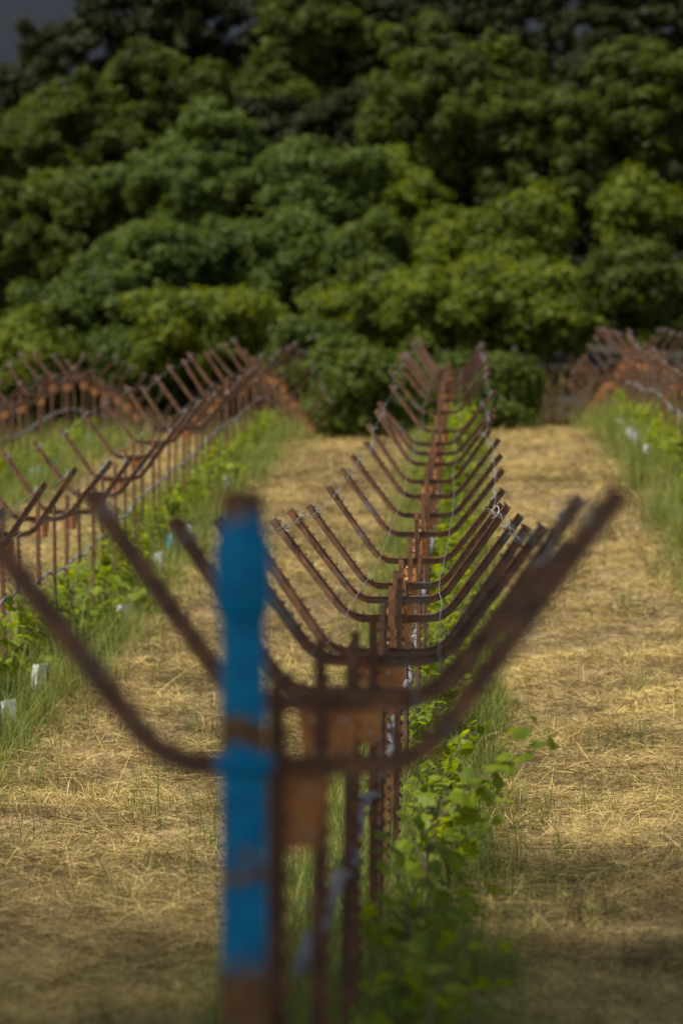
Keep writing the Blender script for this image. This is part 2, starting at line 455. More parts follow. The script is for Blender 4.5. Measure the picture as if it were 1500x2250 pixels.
x = np.repeat(tx, nb) + rng.normal(0, .09, nb.sum()); y = np.repeat(ty, nb) + rng.normal(0, .09, nb.sum())
blades('weeds', x, y, (.16 * rng.gamma(4, .25, len(x))), .0036 * (y / 12) ** .7 * rng.uniform(.6, 1.3, len(x)), M_GRASS, 'scattered green weed tufts sprouting through the cut straw', 'weeds', .3, -.1)
# dry brush behind the crest
x = rng.uniform(-13, 12, 26000); y = rng.uniform(71, 84, 26000)
k = np.sin(x * 2.1 + y) * np.sin(y * 1.3 - x * .7) > -.35
x, y = x[k], y[k]
blades('dry_brush', x, y, rng.gamma(5, .2, len(x)) * (.45 + .25 * np.sin(x * 1.7) * np.sin(y * .9)), rng.uniform(.03, .06, len(x)), M_BRUSH, 'brown dry brush on the bank behind the crest of the vineyard', 'brush', .4)

# ------------------------------------------------------------------ trellis posts
def tprof(fl, stem, th=.0045, st=.0055):
    a, b = fl / 2, st / 2
    return [(0, -a), (0, a), (-th, a), (-th - .001, b), (-stem, b), (-stem, -b), (-th - .001, -b), (-th, -a)]

def t_post(length, fl=.04, stem=.034, below=.12, studs=True, step=.054):
    m = MB()
    m.sweep([(0, 0, -below), (0, 0, length)], [(1, 0, 0)] * 2, tprof(fl, stem))
    z = .1
    while studs and z < length - .03:
        m.box((.0055, 0, z), (.011, .013, .015)); z += step
    return m

def arm_path(L, Rr, cl, cr, r=.17):
    """L, Rr: tips (x, z) relative to the crossbar; cl, cr: corner x positions"""
    raw = [Vector((L[0], L[1])), Vector((cl, 0)), Vector((cr, 0)), Vector((Rr[0], Rr[1]))]
    pts = [raw[0]]
    for i in (1, 2):
        a = (raw[i - 1] - raw[i]).normalized(); b = (raw[i + 1] - raw[i]).normalized()
        ang = a.angle(b); d = r / math.tan(ang / 2)
        d = min(d, .21)
        p0 = raw[i] + a * d; p1 = raw[i] + b * d
        for k in range(9):
            t = k / 8; pts.append(p0 * (1 - t) ** 2 + raw[i] * 2 * t * (1 - t) + p1 * t * t)
    pts.append(raw[3])
    # even resampling of the straights
    res = []
    for p, q in zip(pts[:-1], pts[1:]):
        k = max(1, int((q - p).length / .12))
        for j in range(k): res.append(p + (q - p) * (j / k))
    res.append(pts[-1])
    return res

def make_arm(L, Rr, cl, cr, fl=.04, stem=.043):
    pts = arm_path(L, Rr, cl, cr)
    P, N = [], []
    for i, p in enumerate(pts):
        t = (pts[min(i + 1, len(pts) - 1)] - pts[max(i - 1, 0)]).normalized()
        P.append((p.x, .042, p.y)); N.append((-t.y, 0, t.x))
    m = MB(); m.sweep(P, N, tprof(fl, stem))
    # studs along the inner face
    acc = 0.03
    for i in range(len(pts) - 1):
        seg = (pts[i + 1] - pts[i]); ln = seg.length; t = seg / ln; nn = Vector((-t.y, t.x))
        while acc < ln:
            p = pts[i] + t * acc + nn * .005
            a, b = t * .0075, nn * .0055
            vs = []
            for yy in (.042 - .007, .042 + .007):
                for sa, sb in ((-1, -1), (1, -1), (.7, 1), (-.7, 1)):
                    w = p + a * sa + b * sb; vs.append((w.x, yy, w.y))
            m.add(vs, [(3, 2, 1, 0), (4, 5, 6, 7), (0, 1, 5, 4), (1, 2, 6, 5), (2, 3, 7, 6), (3, 0, 4, 7)])
            acc += .054
        acc -= ln
    return m, pts

def make_tie(side, tip, inner, rs):
    """loops of wire round the arm a little below its tip, with loose curls"""
    m = MB(); d = (Vector(inner) - Vector(tip)).normalized(); nn = Vector((-d.y, d.x))
    if nn.y < 0: nn = -nn
    base = Vector(tip) + d * .07
    for k in range(2):
        c = base + d * (.016 * k); pts = []
        for j in range(13):
            a = 2 * math.pi * j / 12; tilt = .25 * math.sin(a + k)
            q = c - nn * .02 + nn * (.030 * math.cos(a)) + d * (.02 * tilt)
            pts.append((q.x, .042 + .027 * math.sin(a), q.y))
        m.tube(pts, .0015, 4, False)
    for k in range(3):
        c = base + nn * .012; pts = []
        ph = rs.uniform(0, 6); r0 = rs.uniform(.012, .024)
        for j in range(10):
            t = j / 9
            q = c + d * (.04 * (t - .5) + r0 * math.cos(ph + 5 * t)) + nn * (.01 + r0 * math.sin(ph + 5 * t))
            pts.append((q.x, .018 - .07 * t * (k - 1), q.y))
        m.tube(pts, .0013, 4, False)
    return m

H_CB = 1.30     # crossbar height
def make_plate():
    m = MB(); y0, y1 = .0455, .0525
    out = [(-.080, -.007), (.080, -.007), (.078, -.05), (.060, -.182), (-.060, -.182), (-.078, -.05)]
    vs = [(a, y0, b) for a, b in out] + [(a, y1, b) for a, b in out]; n = len(out)
    fs = [tuple(range(n))[::-1], tuple(range(n, 2 * n))] + [(i, (i + 1) % n, n + (i + 1) % n, n + i) for i in range(n)]
    fs[0] = tuple(range(n)); fs[1] = tuple(range(2 * n - 1, n - 1, -1))
    m.add(vs, fs); return m
def make_rivet():
    m = MB(); prof = [(.0085, 0), (.0082, .003), (.006, .0062), (.003, .0078), (.0004, .0082)]
    k = 12
    vs = [(r * math.cos(2 * math.pi * j / k), -z, r * math.sin(2 * math.pi * j / k)) for r, z in prof for j in range(k)]
    fs = [(i * k + j, i * k + (j + 1) % k, (i + 1) * k + (j + 1) % k, (i + 1) * k + j) for i in range(len(prof) - 1) for j in range(k)]
    m.add(vs, fs); return m
ME_POST = t_post(H_CB + .145).mesh('post', M_POST)
ME_PLATE = make_plate().mesh('gusset_plate', M_PLATE)
ME_RIVET = make_rivet().mesh('rivet', M_RIVET, True)
ME_STAKE = t_post(H_CB + .10, .034, .026).mesh('stake', M_STAKE)
GEN = []
for k in range(9):
    rs = random.Random(k)
    L = (-.60 + rs.uniform(-.035, .035), .51 + rs.uniform(-.04, .04)); Rr = (.60 + rs.uniform(-.035, .035), .51 + rs.uniform(-.04, .04))
    cl, cr = -.22 + rs.uniform(-.01, .01), .22 + rs.uniform(-.01, .01)
    m, pts = make_arm(L, Rr, cl, cr)
    GEN.append((m.mesh('crossarm', M_ARM), make_tie(-1, L, (cl, 0), rs).mesh('wire_tie', M_WIRE), make_tie(1, Rr, (cr, 0), rs).mesh('wire_tie', M_WIRE), L, Rr, cl, cr))

tips = {k: [] for k in ROWX}
def trellis(row, x, y, zb, label, group, arm=None, near=False, hcb=H_CB, lean=0.0):
    root = tag(empty('trellis_post', (x, y, zb)), label, 'trellis post', group)
    root.rotation_euler = (0, lean, 0)
    am, tl, tr, L, Rr, cl, cr = arm or random.choice(GEN)
    p = obj('post', ME_POST, root); p.scale = (1, 1, hcb / H_CB)
    a = obj('crossarm', am, root, (0, 0, hcb)); a.rotation_euler = (random.uniform(-.02, .02), 0, random.uniform(-.03, .03))
    g = obj('gusset_plate', ME_PLATE, root, (0, 0, hcb))
    if near:
        for rx in (-.037, .037):
            for rz in (-.068, -.150): obj('rivet', ME_RIVET, g, (rx, .0455, rz))
    obj('wire_tie', tl, root, (0, 0, hcb)); obj('wire_tie', tr, root, (0, 0, hcb))
    c, s = math.cos(lean), math.sin(lean)
    W = lambda px, pz: Vector((x + px * c + (hcb + pz) * s, y + .042, zb + (hcb + pz) * c - px * s))
    dl = (Vector((cl, 0)) - Vector(L)).normalized() * .07; dr = (Vector((cr, 0)) - Vector(Rr)).normalized() * .07
    tips[row].append((W(L[0] + dl.x, L[1] + dl.y + .012), W(cl, .045), W(cr, .045), W(Rr[0] + dr.x, Rr[1] + dr.y + .012), y))
    return root

# measured crossarms of the nearest posts, photo pixels: left tip, right tip, crossbar row, post centre
NEAR = [((-85, 1085), (1345, 1062), 1662, 628), ((197, 1072), (1243, 1180), 1528, 719), ((386, 1132), (1263, 1085), 1512, 786),
        ((482, 1132), (1186, 1148), 1440, 830), ((530, 1130), (1150, 1150), 1424, 851), ((603, 1135), (1136, 1126), 1350, 868),
        ((642, 1116), (1110, 1106), 1310, 876), ((682, 1106), (1096, 1103), 1280, 887), ((726, 1066), (1101, 1072), 1226, 906),
        ((754, 1026), (1100, 1028), 1168, 920), ((776, 997), (1096, 996), 1127, 933), ((806, 968), (1092, 962), 1086, 940)]
SP = 1.8
for i in range(31):
    y = 5.36 + SP * i
    lab = ordinal(i + 1) + ' winged trellis post back from the blue pipe, middle row' if i else 'nearest winged trellis post, directly behind the blue pipe'
    grp = 'winged trellis posts of the middle row'
    if i < len(NEAR):
        Lp, Rp, cb, pc = NEAR[i]
        k = y / F
        x = (pc - VX) * k; zc = EYE + (HZ - cb) * k
        L = ((Lp[0] - pc) * k, (cb - Lp[1]) * k); Rr = ((Rp[0] - pc) * k, (cb - Rp[1]) * k)
        rs = random.Random(100 + i)
        cl, cr = L[0] * .37, Rr[0] * .38
        m, pts = make_arm(L, Rr, cl, cr)
        arm = (m.mesh('crossarm', M_ARM), make_tie(-1, L, (cl, 0), rs).mesh('wire_tie', M_WIRE), make_tie(1, Rr, (cr, 0), rs).mesh('wire_tie', M_WIRE), L, Rr, cl, cr)
        zb = gz(x, y) - .02
        trellis('mid', x, y, zb, lab, grp, arm, True, zc - zb)
    else:
        x = ROWX['mid'] + random.uniform(-.02, .02)
        trellis('mid', x, y, gz(x, y) - .02 + random.uniform(-.015, .015), lab, grp, None, y < 31, H_CB, random.uniform(-.02, .02))
rows = {'left': (19.3, 29, 'in the row left of the blue pipe', 'winged trellis posts of the left row', 'from the left'),
        'far': (38.0, 15, 'in the farthest left row', 'winged trellis posts of the farthest left row', 'from the left'),
        'right': (32.9, 23, 'in the right-hand row', 'winged trellis posts of the right-hand row', 'back from the right edge')}
for row, (y0, cnt, where, grp, frm) in rows.items():
    for i in range(cnt):
        y = y0 + SP * i; x = ROWX[row] + random.uniform(-.025, .025)
        trellis(row, x, y, gz(x, y) - .02 + random.uniform(-.02, .02), ordinal(i + 1) + ' rusty winged trellis post ' + frm + ' ' + where, grp, None, y < 30, H_CB, random.uniform(-.025, .025))

# plain stakes between the winged posts
def stake(row, x, y, label, group):
    o = tag(obj('stake', ME_STAKE, None, (x, y, gz(x, y) - .02)), label, 'stake', group)
    o.rotation_euler = (random.uniform(-.015, .015), random.uniform(-.02, .02), random.uniform(-.3, .3)); o.scale = (1, 1, random.uniform(.97, 1.06))
for i in range(24):
    y = 6.26 + SP * i; stake('mid', ROWX['mid'] + random.uniform(-.025, .025), y, 'plain rusty stake right behind the ' + ordinal(i + 1) + ' winged post of the middle row', 'plain stakes of the middle row')
for row, txt, hi in (('left', 'left row', 27), ('far', 'farthest left row', 12), ('right', 'right-hand row', 16)):
    y0 = rows[row][0]
    for i in range(hi):
        y = y0 + .9 + SP * i
        stake(row, ROWX[row] + random.uniform(-.03, .03), y, 'plain thin stake right behind the ' + ordinal(i + 1) + ' winged post of the ' + txt, 'plain stakes of the ' + txt)

# trellis wires: two along the arm tips, two along the bends
for row, txt in (('mid', 'middle row'), ('left', 'row left of the blue pipe'), ('far', 'farthest left row'), ('right', 'right-hand row')):
    for w, wt in ((0, 'left arm tips'), (1, 'left bends of the arms'), (2, 'right bends of the arms'), (3, 'right arm tips')):
        pts = []
        T = tips[row]
        for i, t in enumerate(T):
            if w in (1, 2) and i == 0 and row == 'mid': pass
            pts.append(t[w])
            if i + 1 < len(T):
                a, b = t[w], T[i + 1][w]
                sag = .03 if w in (0, 3) else .012
                for q in (.25, .5, .75):
                    p = a.lerp(b, q); p.z -= sag * 4 * q * (1 - q) + random.uniform(-.004, .004); p.x += random.uniform(-.006, .006); pts.append(p)
        m = MB(); m.tube(pts, .0017 if row == 'mid' else .0026, 5)
        tag(obj('trellis_wire', m.mesh('trellis_wire', M_WIRE)), 'thin wire along the ' + wt + ', ' + txt, 'wire', 'trellis wires')

# drip hose with an old grey cane wound round it, at knee height
def hose(row, y0, y1, label, ties, rr):
    root = tag(empty('drip_line', (ROWX[row] - .012, y0, gz(ROWX[row], y0) + .75)), label, 'drip line', 'drip lines along the rows')
    xr = ROWX[row] - .012; o0 = Vector(root.location)
    def axis(y):
        zz = sum(gz(xr, y + d) for d in (-1.2, -.6, 0, .6, 1.2)) / 5
        return Vector((xr + .012 * math.sin(y * 1.7) + .008 * math.sin(y * 4.1), y, zz + .75 - .02 * math.sin((y - y0) / SP * math.pi) ** 2)) - o0
    n = int((y1 - y0) / .12); P = [axis(y0 + (y1 - y0) * i / n) for i in range(n + 1)]
    m = MB(); m.tube(P, .009 * rr, 7); obj('hose', m.mesh('hose', M_HOSE, True), root)
    n2 = int((y1 - y0) / .05); pts = []; rad = []
    for i in range(n2 + 1):
        y = y0 + (y1 - y0) * i / n2; a = y * 3.6 + math.sin(y * 2.3)
        p = axis(y); pts.append(p + Vector((math.cos(a) * .010, 0, math.sin(a) * .010)) * rr)
        rad.append((.0105 + .0012 * math.sin(y * 9) + .0008 * math.sin(y * 23)) * rr)
    m = MB(); m.tube(pts, rad, 7); obj('cane', m.mesh('cane', M_CANE, True), root)
    for k in range(ties):
        y = y0 + 1 + (min(y1, y0 + 22) - y0 - 1) * (k + .3 * math.sin(k * 2.1)) / ties; c = axis(y)
        m = MB()
        m.tube([c + Vector((math.cos(2 * math.pi * j / 12) * .032, .006 * math.sin(j), math.sin(2 * math.pi * j / 12) * .032)) for j in range(13)], .003, 5, False)
        m.tube([c + Vector((-.03, 0, .008)), c + Vector((-.05, -.01, .02)), c + Vector((-.062 - .02 * math.sin(k), -.02, .012))], .0026, 5)
        obj('cable_tie', m.mesh('cable_tie', M_TIE if k % 5 else M_WIRE), root)
hose('mid', 6.3, 40, 'grey hose and twisted old cane tied along the middle row at knee height', 34, 1.5)
hose('left', 18, 60, 'grey twisted hose and cane along the row left of the blue pipe', 0, 1.0)
hose('far', 38, 62, 'grey hose and cane along the farthest left row', 0, 1.2)
hose('right', 33, 62, 'grey hose and cane along the right-hand row', 0, 1.2)

# ------------------------------------------------------------------ blue pipe
def blue_mat():
    m, n, l, b, out = nodes('chipped_blue_paint')
    tc = n.new('ShaderNodeTexCoord'); sep = n.new('ShaderNodeSeparateXYZ'); l.new(tc.outputs['Object'], sep.inputs[0])
    t = n.new('ShaderNodeTexNoise'); t.inputs['Scale'].default_value = 14; t.inputs['Detail'].default_value = 7
    mp = n.new('ShaderNodeMapping'); mp.inputs['Scale'].default_value = (1, 1, .45); l.new(tc.outputs['Object'], mp.inputs[0]); l.new(mp.outputs[0], t.inputs['Vector'])
    # worn height: noise shifts z, rusty bands picked on a ramp over the pipe's height
    zz = n.new('ShaderNodeMath'); zz.operation = 'MULTIPLY_ADD'; zz.inputs[1].default_value = .10
    sh = n.new('ShaderNodeMath'); sh.operation = 'SUBTRACT'; sh.inputs[1].default_value = .05
    l.new(t.outputs['Fac'], zz.inputs[0]); l.new(sep.outputs['Z'], sh.inputs[0]); l.new(sh.outputs[0], zz.inputs[2])
    mr = n.new('ShaderNodeMapRange'); mr.inputs['From Min'].default_value = .8; mr.inputs['From Max'].default_value = 1.82
    l.new(zz.outputs[0], mr.inputs['Value'])
    P = lambda z: (z - .8) / 1.02
    r = ramp(n, [(0, (1, 1, 1)), (P(.90), (1, 1, 1)), (P(.965), (0, 0, 0)), (P(1.067), (.0, 0, 0)), (P(1.075), (.85, .85, .85)), (P(1.092), (.85, .85, .85)), (P(1.10), (0, 0, 0)), (P(1.315), (0, 0, 0)), (P(1.325), (1, 1, 1)), (P(1.368), (1, 1, 1)), (P(1.378), (0, 0, 0)), (P(1.715), (0, 0, 0)), (P(1.75), (1, 1, 1))])
    l.new(mr.outputs[0], r.inputs['Fac'])
    t2 = n.new('ShaderNodeTexNoise'); t2.inputs['Scale'].default_value = 7; t2.inputs['Detail'].default_value = 6; l.new(mp.outputs[0], t2.inputs['Vector'])
    r2 = ramp(n, [(.60, (0, 0, 0)), (.66, (1, 1, 1))]); l.new(t2.outputs['Fac'], r2.inputs['Fac'])
    mxm = n.new('ShaderNodeMath'); mxm.operation = 'MAXIMUM'; l.new(r.outputs['Color'], mxm.inputs[0]); l.new(r2.outputs['Color'], mxm.inputs[1])
    t3 = n.new('ShaderNodeTexNoise'); t3.inputs['Scale'].default_value = 25; t3.inputs['Detail'].default_value = 6; l.new(tc.outputs['Object'], t3.inputs['Vector'])
    rr = ramp(n, [(.3, (.055, .030, .014)), (.7, (.20, .105, .042))]); l.new(t3.outputs['Fac'], rr.inputs['Fac'])
    rb = ramp(n, [(.3, (.0, .108, .235)), (.7, (.0, .175, .34))]); l.new(t3.outputs['Fac'], rb.inputs['Fac'])
    mx = n.new('ShaderNodeMix'); mx.data_type = 'RGBA'; l.new(mxm.outputs[0], mx.inputs['Factor']); l.new(rb.outputs['Color'], mx.inputs['A']); l.new(rr.outputs['Color'], mx.inputs['B'])
    l.new(mx.outputs['Result'], b.inputs['Base Color'])
    ro = n.new('ShaderNodeMapRange'); b.inputs['Specular IOR Level'].default_value = .12; ro.inputs['To Min'].default_value = .5; ro.inputs['To Max'].default_value = .85
    l.new(mxm.outputs[0], ro.inputs['Value']); l.new(ro.outputs[0], b.inputs['Roughness'])
    return m
M_BLUE = blue_mat()
bx = (544 - VX) / F * 5.17; bz = gz(bx, 5.17)
pipe = tag(empty('end_post', (bx, 5.17, bz)), 'thick blue painted steel pipe with a flaking rusty foot, nearest of all posts', 'end post')
pipe.rotation_euler = (0, R(-.35), 0)
Z = lambda py: EYE + (HZ - py) / F * 5.17 - bz
m = MB(); m.lathe([(.0425, -.2), (.0425, Z(1690)), (.0425, Z(1600)), (.041, Z(1480)), (.041, Z(1345))]); obj('pipe', m.mesh('pipe', M_BLUE, True), pipe)
m = MB(); m.lathe([(.041, Z(1362)), (.047, Z(1350)), (.0515, Z(1340)), (.0525, Z(1215)), (.051, Z(1200)), (.043, Z(1175)), (.0405, Z(1165)), (.0385, Z(1085)), (.036, Z(1077)), (.027, Z(1077)), (.027, Z(1120))])
obj('tool_joint', m.mesh('tool_joint', M_BLUE, True), pipe)
m = MB(); m.lathe([(.0424, Z(1705)), (.052, Z(1698)), (.0545, Z(1690)), (.0545, Z(1668)), (.052, Z(1662)), (.0424, Z(1660))]); obj('collar', m.mesh('collar', M_BLUE, True), pipe)

# ------------------------------------------------------------------ grapevines
LOBE = [(0, -.05), (.22, -.22), (.48, -.10), (.40, .12), (.62, .34), (.36, .48), (.30, .72), (.12, .70), (0, 1.0), (-.12, .70), (-.30, .72), (-.36, .48), (-.62, .34), (-.40, .12), (-.48, -.10), (-.22, -.22)]
def leaf(m, p, d, nrm, s):
    d = d.normalized(); sd = d.cross(nrm).normalized(); up = sd.cross(d)
    vs = [p + d * (.3 * s)] + [p + sd * (a * s) + d * (b * s) - up * (.28 * s * abs(a) + .1 * s * b * b) for a, b in LOBE]
    n = len(LOBE); m.add(vs, [(0, 1 + i, 1 + (i + 1) % n) for i in range(n)])
def shoot(st, lf, p, d, length, rs, lsz, droop=.15, wob=.2):
    n = max(5, int(length / (.045 if wob > .1 else .034))); pts = [p]; q = p.copy(); dd = d.normalized()
    for i in range(n):
        dd = (dd + Vector((rs.uniform(-wob, wob), rs.uniform(-wob, wob), rs.uniform(-.75 * wob, .75 * wob) - droop * .2))).normalized()
        q = q + dd * (length / n); pts.append(q)
        t = i / n; sd = dd.cross(Vector((0, 0, 1)))
        if sd.length < .05: sd = Vector((1, 0, 0))
        sd.normalize()
        sgn = 1 if i % 2 else -1
        ld = (sd * sgn * 1.0 + dd * .5 + Vector((rs.uniform(-.5, .5), rs.uniform(-.5, .5), rs.uniform(-.5, .4))))
        pet = q + ld.normalized() * lsz * .5
        st.tube([q, pet], .0015, 4, False)
        nr = Vector((rs.uniform(-.7, .5), rs.uniform(-1.3, .1), rs.uniform(.5, 1.0))).normalized()
        leaf(lf, pet, ld + Vector((0, 0, -.5)), nr, lsz * (1 - .45 * t) * rs.uniform(.75, 1.2))
    st.tube(pts, [.0045 * (1 - .7 * i / n) for i in range(n + 1)], 5)
def make_vine(seed, nsh=7, h=.42, ln=.42, lsz=.095, custom=None):
    rs = random.Random(seed); st, lf = MB(), MB()
    st.tube([(0, 0, -.05), (.01, 0, h * .4), (-.008, .01, h * .75), (0, 0, h)], [.013, .011, .010, .009], 6)
    for k in range(nsh):
        a = rs.uniform(0, 6.28); el = rs.uniform(-.1, 1.3)
        shoot(st, lf, Vector((0, 0, h * rs.uniform(.35, 1))), Vector((math.cos(a) * math.cos(el), math.sin(a) * math.cos(el), math.sin(el))), ln * rs.uniform(.5, 1.2), rs, lsz)
    for c in (custom or []) + (custom or [])[:1]:
        shoot(st, lf, Vector(c[0]), Vector(c[1]), c[2], rs, c[3], .0, .05)
    return st.mesh('stem', M_VINEWOOD), lf.mesh('leaves', M_VINE)
PROTO = [make_vine(k, 6 + k % 3, .36 + .05 * (k % 3), 00.40 + .04 * (k % 2), .125) for k in range(6)]
def vine(x, y, label, group, proto=None, s=1.0, rz=None):
    st, lf = proto or random.choice(PROTO)
    root = tag(empty('grapevine', (x, y, gz(x, y)), random.uniform(0, 6.28) if rz is None else rz), label, 'grapevine', group)
    root.scale = (s, s, s * random.uniform(.9, 1.15))
    obj('stem', st, root); obj('leaves', lf, root)
g = 'young vines under the middle row'
k = 0
for i in range(50):
    y = 8.55 + .9 * i
    if abs(y - 12.15) < .1 or abs(y - 13.95) < .1: continue
    k += 1
    vine(ROWX['mid'] + .17 + random.uniform(-.06, .10), y, ordinal(k) + ' leafy young vine back along the right foot of the middle row', g, None, random.uniform(.6, .9) * (.85 if y < 14 else 1 if y < 24 else 1.2))
def pw(px, py, d): return Vector(((px - VX) / F * d, d, EYE + (HZ - py) / F * d))
def special(d, x0, a, b, label, lsz, extra):
    base = Vector((x0, d, gz(x0, d))); A, B = pw(*a, d) - base, pw(*b, d) - base
    pr = make_vine(int(d * 100), 4, .38, .34, .095, [(A, B - A, (B - A).length, lsz)] + [(Vector((0, 0, .36)), A - Vector((0, 0, .36)), (A - Vector((0, 0, .36))).length, lsz)])
    vine(x0, d, label, g, pr, 1.0, 0.0)
    bpy.data.objects[-1] if False else None
special(12.1, ROWX['mid'] + .18, (965, 1815), (1165, 1625), 'vine with one long leafy shoot reaching out right over the straw', .115, 1)
special(13.9, ROWX['mid'] + .18, (930, 1660), (1085, 1440), 'vine with a thin sparse shoot crossing behind the nearest right arm', .07, 1)
for row, y0, cnt, dx, gtxt, txt in (('left', 19.7, 38, .10, 'young vines under the left row', 'leafy young vine counted back along the left row'),
                                   ('far', 39.5, 17, .1, 'young vines under the farthest left row', 'leafy young vine counted back along the farthest left row'),
                                   ('right', 30.5, 30, -.10, 'young vines under the right-hand row', 'leafy young vine counted back along the right-hand row')):
    for i in range(cnt):
        y = y0 + .9 * i
        vine(ROWX[row] + dx + random.uniform(-.1, .1), y, ordinal(i + 1) + ' ' + txt, gtxt, None, random.uniform(.8, 1.1) * (.78 if y > 42 else .95))

# white and teal grow tubes standing round young vines
def tube_mat(name, c):
    m, n, l, b, out = nodes(name)
    v, oi = obj_coords(n, l)
    t = n.new('ShaderNodeTexNoise'); t.inputs['Scale'].default_value = 20; l.new(v, t.inputs['Vector'])
    r = ramp(n, [(.35, tuple(x * .75 for x in c)), (.6, c)]); l.new(t.outputs['Fac'], r.inputs['Fac']); l.new(r.outputs['Color'], b.inputs['Base Color'])
    b.inputs['Roughness'].default_value = .5
    return m
M_CARTON = tube_mat('white_carton', (.50, .53, .51)); M_TEAL = tube_mat('teal_carton', (.12, .34, .36))
def carton(mat):
    m = MB(); a, b, h = .045, .045, .25
    for (r0, r1, z0, z1) in ((a, a * .96, 0, h),):
        o = [(-r0, -r0, z0), (r0, -r0, z0), (r0, r0, z0), (-r0, r0, z0), (-r1, -r1, z1), (r1, -r1, z1 + .012), (r1, r1, z1), (-r1, r1, z1 - .01)]
        i_ = [(x * .95, y * .95, z) for x, y, z in o]
        m.add(o + i_, [(0, 1, 5, 4), (1, 2, 6, 5), (2, 3, 7, 6), (3, 0, 4, 7), (9, 8, 12, 13), (10, 9, 13, 14), (11, 10, 14, 15), (8, 11, 15, 12), (4, 5, 13, 12), (5, 6, 14, 13), (6, 7, 15, 14), (7, 4, 12, 15)])
    return m.mesh('grow_tube', mat)
ME_CARTON, ME_TEALC = carton(M_CARTON), carton(M_TEAL)
def growtube(row, px, py, label, group, me):
    # where the line of sight at that pixel column meets the row's foot
    xr = ROWX[row] + {'left': .37, 'far': .45, 'right': -.47}[row]
    d = F * xr / (px - VX)
    o = tag(obj('grow_tube', me, None, (xr, d, gz(xr, d) + .03)), label, 'grow tube', group)
    o.rotation_euler = (random.uniform(-.15, .15), random.uniform(-.15, .15), random.uniform(0, 1.5)); o.scale = (1, 1, random.uniform(.9, 1.1))
gl = 'white grow tubes along the left row'
for k, px in enumerate((14, 78, 160, 262, 352, 408, 500)):
    growtube('left', px, 0, ordinal(k + 1) + ' white carton grow tube from the left along the left row', gl, ME_CARTON)
growtube('left', 378, 0, 'lone teal grow tube among the white ones of the left row', None, ME_TEALC)
for k, px in enumerate((70, 84, 116, 190)):
    growtube('far', px, 0, ordinal(k + 1) + ' teal grow tube from the left along the farthest left row', 'teal grow tubes along the farthest left row', ME_TEALC)
for k, px in enumerate((1414, 1395, 1388, 1362)):
    growtube('right', px, 0, ordinal(k + 1) + ' white grow tube from the right along the right-hand row', 'white grow tubes along the right-hand row', ME_CARTON)

